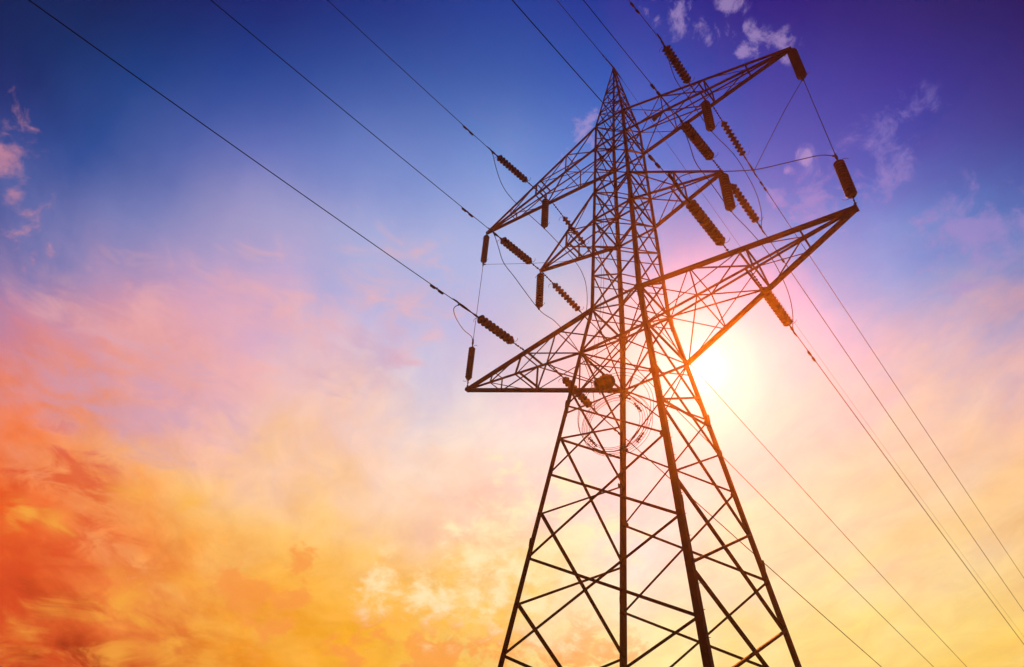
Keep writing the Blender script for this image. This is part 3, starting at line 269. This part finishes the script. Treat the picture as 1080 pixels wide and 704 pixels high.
bars = []                                                     # (name, p0, p1, size, normal, flip, offset)
def bar(name, p0, p1, s, n, flip=False, off=.012): bars.append((name, Vector(p0), Vector(p1), s, n, flip, off))
G = {k: LEV[k] for k in LEV}
step_h = [LBZ, 19.02, 15.68, 12.21, 8.83, 5.40, 2.05, .45]
step_g = [G['g1'], G['g2'], G['g3'], 7.05, 3.6, .45]
gus = []
for c, o, n in FACES:
    tr = n[1] != 0
    if tr:
        for i in range(len(step_h)-1):
            z1, z0 = step_h[i], step_h[i+1]; s = .085 if i < 2 else .105
            bar('diagonal_brace', Kf(c, o, z0), Kf(o, c, z1), s*.58, n, False, .012)
            bar('diagonal_brace', Kf(c, o, z1), Kf(o, c, z0), s*.95, n, True, -.09)
            gus += [(Kf(c, o, z1, .2), n), (Kf(o, c, z1, .2), n)]
        bar('diagonal_brace', Kf(c, o, LBZ), K(c, 19.9)*.5+K(o, 19.9)*.5, .06, n)
        bar('diagonal_brace', Kf(o, c, LBZ), K(c, 19.9)*.5+K(o, 19.9)*.5, .06, n)
    else:
        for z0, z1 in ((19.7, G['g1']), (G['g1'], 20.15), (G['g1'], 18.63), (18.63, LBZ), (LBZ, 19.7)):
            bar('diagonal_brace', Kf(c, o, z0), Kf(o, c, z1), .075, n, False, .012 if z1 > z0 else -.08)
        for i in range(len(step_g)-1):
            z1, z0 = step_g[i], step_g[i+1]; s = .085 if i < 1 else .10
            bar('diagonal_brace', Kf(c, o, z0), Kf(o, c, z1), s*.85, n, True, .012)
            bar('diagonal_brace', Kf(c, o, z1), Kf(o, c, z0), s*1.0, n, False, -.09)
            gus += [(Kf(c, o, z1, .2), n), (Kf(o, c, z1, .2), n)]
    up_lv = [LBZ, LT, 27.03, 29.21, LEV['mb'], LEV['mt'], 35.91, LEV['ub'], UT]
    for i in range(len(up_lv)-1):
        z0, z1 = up_lv[i], up_lv[i+1]
        bar('diagonal_brace', Kf(c, o, z0, .05), Kf(o, c, z1, .05), .068, n, False, .01)
        bar('diagonal_brace', Kf(c, o, z1, .05), Kf(o, c, z0, .05), .068, n, True, -.065)
    for z in (LBZ, LT, LEV['mb'], LEV['mt'], LEV['ub'], UT):
        bar('horizontal_brace', Kf(c, o, z), Kf(o, c, z), .085, n, False, .02); gus += [(Kf(c, o, z, .17), n), (Kf(o, c, z, .17), n)]
for z in (LBZ, LT, 27.03, 29.21, LEV['mb'], LEV['mt'], 35.91, LEV['ub'], UT):
    bar('plan_brace', K('A', z)*.97, K('D', z)*.97, .06, (0, 0, -1), False, -.03)
bar('plan_brace', K('C', LT)*.97, K('B', LT)*.97, .06, (0, 0, -1), True, .05)
bar('plan_brace', K('C', LBZ)*.97, K('B', LBZ)*.97, .06, (0, 0, -1), True, .05)
CP = Vector(CAM['loc'])
def emit(bars, parent, cap=100):
    by = {}
    for q in bars: by.setdefault(q[0], []).append(q)
    for nm, L in by.items():
        L.sort(key=lambda q: -((q[2]-q[1]).length * q[3] / ((q[1]+q[2])/2 - CP).length_squared) if (q[1].z+q[2].z)/2 > 6.5 else 1)
        for q in L[:cap]:
            bm = bmesh.new(); angle_bar(bm, *q[1:4], q[4], q[5], q[6]); link(nm, bm, STEEL, parent)
        if L[cap:]:
            bm = bmesh.new()
            for q in L[cap:]: angle_bar(bm, *q[1:4], q[4], q[5], q[6])
            link(nm, bm, STEEL, parent)['kind'] = 'stuff'
emit(bars, tower)
gus.sort(key=lambda g: abs(g[0].z-24))
for p, n in gus[:44]:
    bm = bmesh.new(); plate(bm, p + Vector(n)*.045, n, (0, 0, 1), .085, .11, .012); link('gusset_plate', bm, STEEL, tower)

# earth-wire peak
bm = bmesh.new()
for c, (a, e) in CS.items():
    rings = []
    for z, s in ((UT, .13), (APEX, .085)):
        t = s*.16; q = W(z); x, y = a*q, e*q
        rings.append([(x, y, z+.003), (x-a*s, y, z+.003), (x-a*s, y-e*t, z+.003), (x-a*t, y-e*t, z+.003), (x-a*t, y-e*s, z+.003), (x, y-e*s, z+.003)])
    loft(bm, rings)
peak = link('earth_wire_peak', bm, LEGM, tower)
pb = []
pl = [UT, UT+1.55, UT+2.9, UT+4.1, UT+5.2, UT+6.1]
for c, o, n in FACES:
    for i in range(len(pl)-1):
        z0, z1 = pl[i], pl[i+1]
        pb.append(('brace', K(c, z0), K(o, z1), .05, n, False, .006))
        if i < 3: pb.append(('brace', K(c, z1), K(o, z0), .05, n, True, -.05))
    for z in (pl[1], pl[3]): pb.append(('brace', K(c, z), K(o, z), .05, n, False, .012))
emit(pb, peak)
bm = bmesh.new(); loft(bm, [[(i*h, j*h, z) for i, j in ((-1, -1), (1, -1), (1, 1), (-1, 1))] for z, h in ((APEX-.55, .11), (APEX+.05, .06))])
link('cap_plate', bm, STEEL, peak)

# cross-arms
def cross_arm(side, L, zt, zb, ztop, chord_b, chord_t, lab, middle=False, flat_top=False):
    tip = Vector((side*L, 0, zt)); root = {}
    for f, e in (('n', -1), ('r', 1)):
        for lv, z in (('b', zb), ('t', ztop)): root[f+lv] = Vector((side*W(z), e*W(z), z))
    tp = {k: tip + Vector((-side*.05, (-.07 if k[0] == 'n' else .07), (-.05 if k[1] == 'b' else .05))) for k in root}
    P = lambda k, f: root[k].lerp(tp[k], f)
    bm = bmesh.new()
    for k in root:
        n = (0, -1 if k[0] == 'n' else 1, 0)
        v0 = (tp[k]-root[k]).normalized().cross(Vector(n)); inner = -1 if k[1] == 't' else 1     # free flange on the inner side of the truss
        sz = chord_b if k[1] == 'b' else chord_t
        sz *= 1.15
        if flat_top: sz = .175 if k in ('nt', 'rb') else .13
        angle_bar(bm, root[k], tp[k], sz, n, v0.z*inner < 0)
    arm = link('cross_arm', bm, LEGM, tower); arm['label'] = lab
    q = []
    fr = (.5,) if middle else (.25, .52, .76)
    for f in fr:
        heavy = f in (.5, .52); s = .085 if heavy else .06
        for s_, n in (('n', (0, -1, 0)), ('r', (0, 1, 0))): q.append(('post', P(s_+'b', f), P(s_+'t', f), s*.9, n, False, .006))
        for lv, n in (('b', (0, 0, -1)), ('t', (0, 0, 1))):
            q.append(('cross_beam', P('n'+lv, f), P('r'+lv, f), s, n, False, .012))
            if heavy:
                df = .035 if not middle else .06
                q.append(('cross_beam', P('n'+lv, f-df), P('r'+lv, f-df), s, n, True, .012))
    if middle:
        for s_, n in (('n', (0, -1, 0)), ('r', (0, 1, 0))):
            q.append(('lacing_bar', P(s_+'t', 0), P(s_+'b', .5), .05, n, False, .01))
            q.append(('lacing_bar', P(s_+'b', .22), P(s_+'t', .5), .045, n, True, -.05))
        q.append(('lacing_bar', P('rb', 0), P('nb', .5), .05, (0, 0, -1), False, .03))
        q.append(('lacing_bar', P('rt', 0), P('nt', .5), .05, (0, 0, 1), False, .03))
    else:
        for s_, n in (('n', (0, -1, 0)), ('r', (0, 1, 0))):
            q.append(('lacing_bar', P(s_+'b', .76), P(s_+'t', .52), .05, n, False, .01))
            q.append(('lacing_bar', P(s_+'b', .52), P(s_+'t', .25 if s_ == 'n' else 0), .055, n, True, -.05))
            q.append(('lacing_bar', P(s_+'b', .25), P(s_+'t', 0), .05, n, False, .01))
            q.append(('lacing_bar', P(s_+'b', 0 if flat_top else .1), P(s_+'t', .52), .05, n, True, .02))
        q.append(('lacing_bar', P('nb', .25), P('rb', .52), .07, (0, 0, -1), False, .03))
        q.append(('lacing_bar', P('rb', .0), P('nb', .25), .05, (0, 0, -1), True, .03))
        q.append(('lacing_bar', P('nb', .76), P('rb', .52), .045, (0, 0, -1), False, .03))
        q.append(('lacing_bar', P('nt', .52), P('rt', .25), .05, (0, 0, 1), False, .03))
        q.append(('lacing_bar', P('nt', .25), P('rt', .0), .05, (0, 0, 1), True, .03))
    emit(q, arm)
    bm = bmesh.new(); hw = .22 if flat_top else .13
    loft(bm, [[tip + Vector((-side*dx, y, z)) for y, z in ((-hw*.6, -.09), (hw*.6, -.09), (hw*.6, .09), (-hw*.6, .09))] for dx in (hw*2.2, -.04)])
    link('tip_plate', bm, STEEL, arm)
T = TIPS
for sd_, sn in ((-1, 'left'), (1, 'right')):
    cross_arm(sd_, *T['lower'], LBZ, LT, .12, .165, f'long flat-topped lowest cross-arm on the {sn} side', flat_top=True)
    cross_arm(sd_, *T['middle'], LEV['mb'], LEV['mt'], .13, .08, f'short middle cross-arm on the {sn} side', middle=True)
    cross_arm(sd_, *T['upper'], LEV['ub'], UT, .13, .085, f'long topmost cross-arm on the {sn} side')
# small bracket on the right upper arm, down-lead clamps
bm = bmesh.new(); P0 = Vector((W(37.9)+1.9, -.62, 37.98))
tube(bm, [P0 + Vector((-.32, 0, -.10)), P0 + Vector((-.1, 0, -.02))], .12, 8); tube(bm, [P0 + Vector((-.1, 0, -.02)), P0 + Vector((.32, 0, .12))], .085, 8)
tube(bm, [P0 + Vector((.12, 0, .05)), P0 + Vector((.16, .02, .32))], .03, 6)
link('cable_bracket', bm, IRON, tower)

# ---------------------------------------------------------------- insulator strings
def disc_mesh(core):
    bm = bmesh.new()
    lathe(bm, [(.001, -.5), (core, -.5), (core, -.30), (core+.06, -.16), (.93, .02), (1.0, .12), (.99, .20), (.93, .20), (core+.06, .30), (core, .40), (core, .5), (.001, .5)], 22)
    bmesh.ops.recalc_face_normals(bm, faces=bm.faces)
    me = bpy.data.meshes.new('insulator_disc'); bm.to_mesh(me); bm.free(); me.materials.append(PORC)
    for p in me.polygons: p.use_smooth = True
    return me
DISC = {c: disc_mesh(c) for c in (.48, .66, .70)}
def insulator(name, a, c, s0, s1, n, r, label, group, clamp=True, horns=True, core=.66):
    a, c = Vector(a), Vector(c); L = (c-a).length
    root = empty(name, a, label, 'insulator', group)
    root.rotation_mode = 'QUATERNION'; root.rotation_quaternion = (c-a).to_track_quat('Z', 'Y')
    dz = (s1-s0)/n
    for i in range(n):
        o = link('insulator_disc', None, None, root, me=DISC[core]); o.location = (0, 0, s0+dz*(i+.5)); o.scale = (r, r, dz)
    bm = bmesh.new(); k = max(2, int(s0/.17))
    pr = [(.001, 0)]
    for i in range(k):
        z = s0*i/k; h = s0/k; pr += [(.022, z+.01), (.05 if i % 2 else .038, z+h*.3), (.05 if i % 2 else .038, z+h*.55), (.02, z+h*.8)]
    pr += [(.022, s0-.02), (.001, s0-.015)]
    lathe(bm, pr, 8); tube(bm, [(-.07, 0, s0*.35), (.07, 0, s0*.35)], .018, 6); tube(bm, [(0, -.07, s0*.7), (0, .07, s0*.7)], .018, 6)
    link('link_chain', bm, IRON, root, smooth=True)
    bm = bmesh.new(); e = L-s1
    lathe(bm, [(.001, s1), (.03, s1+.01), (.055, s1+e*.2), (.028, s1+e*.4), (.05, s1+e*.6), (.065, s1+e*.85), (.05, L+.03), (.001, L+.05)], 9)
    if clamp: tube(bm, [(0, 0, L), (.03, 0, L+.25), (.02, 0, L+.5)], [.045, .04, .026], 7)
    link('end_clamp', bm, IRON, root, smooth=True)
    if horns:
        for z, d, sg in ((s0-.04, 1, 1), (s1+.06, -1, -1)):
            bm = bmesh.new(); q = []
            for i in range(9):
                th = i/8*math.pi*.85; q.append((sg*(.03+.17*(1-math.cos(th))*1.0 + (.05 if i else 0)), .0, z - d*.14*math.sin(th) + d*.02*i))
            tube(bm, q, .011, 6); link('arcing_horn', bm, IRON, root, smooth=True)
    return root
SL = {'ULn': 'left end of the top cross-arm, rising to the upper left', 'MLn': 'left middle cross-arm tip, rising towards the upper left', 'LLn': 'lowest left cross-arm, rising towards the upper left',
      'URn': 'top right cross-arm, reaching up towards the photo edge', 'MRn': 'right middle cross-arm tip, crossing the top right arm', 'LRn': 'lowest right cross-arm, reaching up to the left',
      'ULf': 'left top cross-arm, running down beside the tower', 'MLf': 'left middle cross-arm tip, running down to the waist', 'LLf': 'lowest left cross-arm, crossing a tower leg',
      'URf': 'top right cross-arm, running down to the right', 'MRf': 'right middle cross-arm tip, running down to the right', 'LRf': 'lowest right cross-arm just right of the sun'}
HOW = {'ULn': 'toothed strain insulator on the ', 'MLn': 'thick brown strain insulator on the ', 'LLn': 'thick brown strain insulator on the ', 'URn': 'slanting brown strain insulator on the ', 'MRn': 'broad brown strain insulator on the ', 'LRn': 'broad orange-brown strain insulator on the ',
       'ULf': 'slim toothed strain insulator on the ', 'MLf': 'slim toothed strain insulator on the ', 'LLf': 'reddish strain insulator on the ', 'URf': 'slim saw-edged strain insulator on the ', 'MRf': 'saw-edged strain insulator on the ', 'LRf': 'orange-lit strain insulator on the '}
RAD = {'ULn': 0.216, 'MLn': 0.234, 'LLn': 0.240, 'URn': 0.258, 'MRn': 0.246, 'LRn': 0.240, 'ULf': 0.198, 'MLf': 0.204, 'LLf': 0.228, 'URf': 0.210, 'MRf': 0.216, 'LRf': 0.234}
NUM = {'ULn': 10, 'MLn': 10, 'LLn': 9, 'URn': 11, 'MRn': 12, 'LRn': 12, 'ULf': 8, 'MLf': 9, 'LLf': 10, 'URf': 9, 'MRf': 10, 'LRf': 12}
for k, s in STRINGS.items():
    insulator('strain_insulator', s['a'], s['c'], s['s0'], s['s1'], NUM[k], RAD[k], HOW[k]+SL[k], 'strain insulators on the cross-arms', core=.48 if k in ('ULf', 'MLf', 'URf', 'MRf') else .66)
HL = {'UL': 'under the middle of the top left cross-arm', 'T3L': 'at the outer tip of the top left cross-arm', 'ML': 'below the tip of the short left middle cross-arm',
      'UR': 'under the middle of the top right cross-arm', 'T3R': 'at the far outer tip of the top right cross-arm', 'MR': 'below the tip of the short right middle cross-arm'}
HR = {'UL': .225, 'T3L': .205, 'ML': .215, 'UR': .25, 'T3R': .25, 'MR': .25}
for k, a in HANG.items():
    a = Vector(a); insulator('suspension_insulator', a, a - Vector((0, 0, 3.02)), .32, 2.78, 13, HR[k], 'hanging dark brown insulator ' + HL[k], 'hanging insulators', clamp=False, core=.70)
for side, lab in ((-1, 'left'), (1, 'right')):
    a = Vector((side*T['lower'][0], 0, T['lower'][1])); insulator('post_insulator', a, a + Vector((0, 0, 3.5)), .78, 3.0, 12, .20 if side < 0 else .235,
        f'upright dark brown insulator standing above the tip of the lowest {lab} cross-arm', 'upright insulators', clamp=False, core=.70)

# ---------------------------------------------------------------- conductors
def damper_bm(P, d, s=1.0):
    bm = bmesh.new(); up = Vector((0, 0, 1)); P = Vector(P); d = d.normalized(); dn = P - up*.07*s
    for sg in (-1, 1):
        tube(bm, [dn + d*sg*.08*s, dn + d*sg*.14*s, dn + d*sg*.38*s, dn + d*sg*.42*s], [.03*s, .062*s, .062*s, .03*s], 9)
    tube(bm, [dn - d*.2*s, dn + d*.2*s], .014*s, 6); tube(bm, [dn, P + up*.03*s], .035*s, 7)
    return bm
def conductor(name, p0, edge, r, label, group, span, dampers, mat=WIRE, dl=1.0, drift=None):
    """a wire from p0 through the point `edge`, sagging like a span of that length"""
    p0, e = Vector(p0), Vector(edge); D = Vector((e.x-p0.x, e.y-p0.y, 0)); dist = D.length; D.normalize()
    s = -(e.z-p0.z)/dist / (1-dist/span)
    f = lambda t: p0 + D*t + Vector((0, 0, -s*t*(1-t/span)))
    n = 90; ts = [span*(i/n)**1.7 for i in range(n+1)]
    bm = bmesh.new(); tube(bm, [f(t) for t in ts], r, 6); o = link(name, bm, mat, smooth=True); tag(o, label, 'power line', group)
    for t in dampers: link('vibration_damper', damper_bm(f(t), f(t+.1)-f(t-.1), dl), IRON, o, smooth=True)
    return o
CN = {'ULn': ('third power line from the left, running to the top edge', 150, .75), 'MLn': ('second power line from the left, running to the top edge', 150, 2.6), 'LLn': ('leftmost power line, running across the blue sky to the top left', 150, 2.3),
      'URn': ('power line leaving the top edge just above the topmost right insulator', 120, 2.8), 'MRn': ('power line passing right of the tower peak to the top edge', 120, 3.5), 'LRn': ('power line crossing behind the tower peak to the top edge', 120, 1.9),
      'ULf': ('rightmost of the three faint thin lines below the sun', 300, 1.6), 'MLf': ('middle of the three faint thin lines below the sun', 300, 1.6), 'LLf': ('lowest of the three faint thin lines below the sun', 300, 2.6),
      'URf': ('uppermost power line going down to the right edge', 300, 2.3), 'MRf': ('second power line from the top going down to the right edge', 300, 3.6), 'LRf': ('thickest power line going down to the right from beside the sun', 300, 2.5)}
for k, (lab, span, dm) in CN.items():
    s = STRINGS[k]; conductor('power_line', s['c'], s['edge'], .018 if k[-1] == 'n' else (.030 if k[1] == 'L' or k[:2] in ('UL','ML','LL') else .023), lab, 'conductors', span, DAMP.get(k, [dm]))
conductor('earth_wire', EARTH['a'], EARTH['near'], .024, 'thin earth wire from the tower peak up to the top edge', 'earth wires', 150, DAMP['En'], dl=.75)
conductor('earth_wire', EARTH['a'], EARTH['far'], .014, 'thinnest wire running from the tower peak down to the lower right', 'earth wires', 300, DAMP['Ef'], dl=.75)

for o_, e_, n_ in ((bpy.data.objects['earth_wire'], EARTH['near'], 1.0), (bpy.data.objects['earth_wire.001'], EARTH['far'], 1.0)):
    a_ = Vector(EARTH['a']); d_ = (Vector(e_)-a_).normalized(); bm = bmesh.new()
    tube(bm, [a_ + d_*t_ for t_ in (.02, .3, .8, 1.1)], [.05, .055, .04, .02], 7); link('armour_grip', bm, IRON, o_, smooth=True)
JL = {'UL': ('jumper_loop', 'loop of cable passing under the top left hanging insulator', .02), 'ML': ('jumper_loop', 'loop of cable passing under the left middle hanging insulator', .02),
      'LL': ('jumper_loop', 'short curled cable beside the upright insulator on the left', .02), 'UR': ('jumper_loop', 'loop of cable passing under the hanging insulator of the top right arm', .02),
      'MR': ('jumper_loop', 'loop of cable passing under the right middle hanging insulator', .02), 'LR': ('jumper_loop', 'gently curved cable swinging over to the upright insulator on the right', .02),
      'T3L': ('jumper_loop', 'thin level cable from the top left tip insulator towards the tower', .013), 'T3R': ('jumper_loop', 'straight slanting cable from the top right tip insulator down to the left', .018),
      'VL': ('jumper_loop', 'near-vertical cable joining the two left tip insulators', .016), 'VR': ('jumper_loop', 'straight steep cable joining the two right tip insulators', .018)}
for k, pts in JUMP.items():
    nm, lab, r = JL[k]; bm = bmesh.new(); q = spline(pts) if len(pts) > 2 else pts
    tube(bm, q, r, 7); o = link(nm, bm, WIRE, smooth=True); tag(o, lab, 'cable', 'jumper cables')
    bm = bmesh.new(); q = [Vector(p) for p in q]; d0 = (q[1]-q[0]).normalized(); d1 = (q[-2]-q[-1]).normalized()
    tube(bm, [q[0]-d0*.04, q[0]+d0*.16], .042, 7); link('cable_clamp', bm, IRON, o)
    bm = bmesh.new(); tube(bm, [q[-1]-d1*.04, q[-1]+d1*.16], .042, 7); link('cable_clamp', bm, IRON, o)

# ---------------------------------------------------------------- splice canister and cable coil inside the tower
nv = Vector((12.5, -21.8, 0)).normalized(); sv = Vector((-nv.y, nv.x, 0)); upv = Vector((0, 0, 1))
c0 = Vector((-1.17, -.67, 20.72)); ax = (sv*.93 + upv*.36).normalized()
root = empty('splice_canister', c0, 'lumpy dark cable splice canister fixed inside the tower waist', 'canister')
bm = bmesh.new(); M = ax.to_track_quat('Z', 'Y').to_matrix().to_4x4()
lathe(bm, [(.001, -.46), (.16, -.46), (.26, -.38), (.31, -.2), (.29, -.02), (.32, .02), (.31, .25), (.25, .4), (.13, .47), (.001, .47)], 18, M)
link('housing', bm, RUBB, root, smooth=True)
for zz_ in (-.3, -.05, .22):
    bm = bmesh.new(); lathe(bm, [(.25, zz_-.03), (.35, zz_-.03), (.35, zz_+.03), (.25, zz_+.03)], 18, M); link('hoop', bm, IRON, root)
for th in range(7):
    bm = bmesh.new(); p = M @ Vector((.33*math.cos(th*.9), .33*math.sin(th*.9), .36-.12*th)); q = M @ Vector((.43*math.cos(th*.9), .43*math.sin(th*.9), .36-.12*th)); tube(bm, [p, q], .028, 7); link('bolt', bm, IRON, root)
bm = bmesh.new(); p = M @ Vector((0, 0, .1)); tube(bm, [p + nv*-.2, p - nv*.2 + Vector((.2, .0, -.55)), p + Vector((.05, 0, -.62))], .03, 6); link('bracket', bm, IRON, root)

cc = Vector((-.85, -.49, 18.55)); root = empty('cable_coil', cc, 'thin spare cable wound in a ring of loops inside the tower', 'cable coil')
def ring(cs, cz, rs, rz, tilt, depth, ph=0):
    out = []
    for i in range(65):
        th = 2*math.pi*i/64 + ph; s_, z_ = rs*math.cos(th), rz*math.sin(th)
        s2 = s_*math.cos(tilt) - z_*math.sin(tilt); z2 = s_*math.sin(tilt) + z_*math.cos(tilt)
        out.append(sv*(cs+s2) + upv*(cz+z2) + nv*depth)
    return out
for i in range(6):
    bm = bmesh.new(); tube(bm, ring(.02*i, .0, .98+.085*i, 1.26+.09*i if i < 5 else 1.66, -.55, .03*math.sin(i*2)), .0115, 5, False)
    link('cable_loop', bm, RUBB, root)
for i in range(2):
    bm = bmesh.new(); tube(bm, ring(.02+.05*i, .55+.06*i, 1.45+.09*i, 2.0+.07*i, -.35, .05+.03*i), .0125, 5, False); link('cable_loop', bm, RUBB, root)
for th in (-2.5, .55, 1.15, -.55):
    bm = bmesh.new(); rr = 1.18; p = sv*rr*math.cos(th) + upv*1.45*math.sin(th); dv = (sv*-math.sin(th) + upv*math.cos(th)).normalized()
    tube(bm, [p - dv*.28, p - dv*.1, p + dv*.1, p + dv*.3], [.02, .045, .035, .02], 7)
    for k in range(4):
        q = p + dv*(-.22+.15*k); rad = p.normalized(); tube(bm, [q - rad*.08, q + rad*.08], .02, 6)
    link('coil_clamp', bm, IRON, root)
for i, (fx, zb_) in enumerate(((.62, 20.9), (.50, 20.6))):
    bm = bmesh.new(); pts = []
    for j in range(24):
        z = 41.0 + (zb_-41.0)*j/23; q = W(z); pts.append((-q*fx + .02*math.sin(j*1.7+i), -q*.90, z))
    tube(bm, pts, .009, 5); tag(link('down_lead', bm, RUBB), ('left' if i == 0 else 'right') + ' one of two thin cables hanging straight down inside the tower shaft', 'cable', 'down-lead cables')

# ---------------------------------------------------------------- haze volume, added for the orange glow round the sun
if HAZE_DENSITY > 0:
    bm = bmesh.new(); h = 1620
    loft(bm, [[(i*h, j*h, z) for i, j in ((-1, -1), (1, -1), (1, 1), (-1, 1))] for z in (-2.0, 49.5)])
    mt = bpy.data.materials.new('haze_air'); mt.use_nodes = True; nt = mt.node_tree; nt.nodes.clear()
    pv = nt.nodes.new('ShaderNodeVolumePrincipled'); pv.inputs['Color'].default_value = (1.0, .70, .45, 1); pv.inputs['Density'].default_value = HAZE_DENSITY; pv.inputs['Anisotropy'].default_value = HAZE_ANISO
    mo = nt.nodes.new('ShaderNodeOutputMaterial'); nt.links.new(pv.outputs[0], mo.inputs['Volume'])
    hz = link('haze', bm, mt); tag(hz, 'added warm haze that gives the orange glow round the sun', kind='stuff')
sc.cycles.volume_bounces = 0
sc.cycles.max_bounces = 4
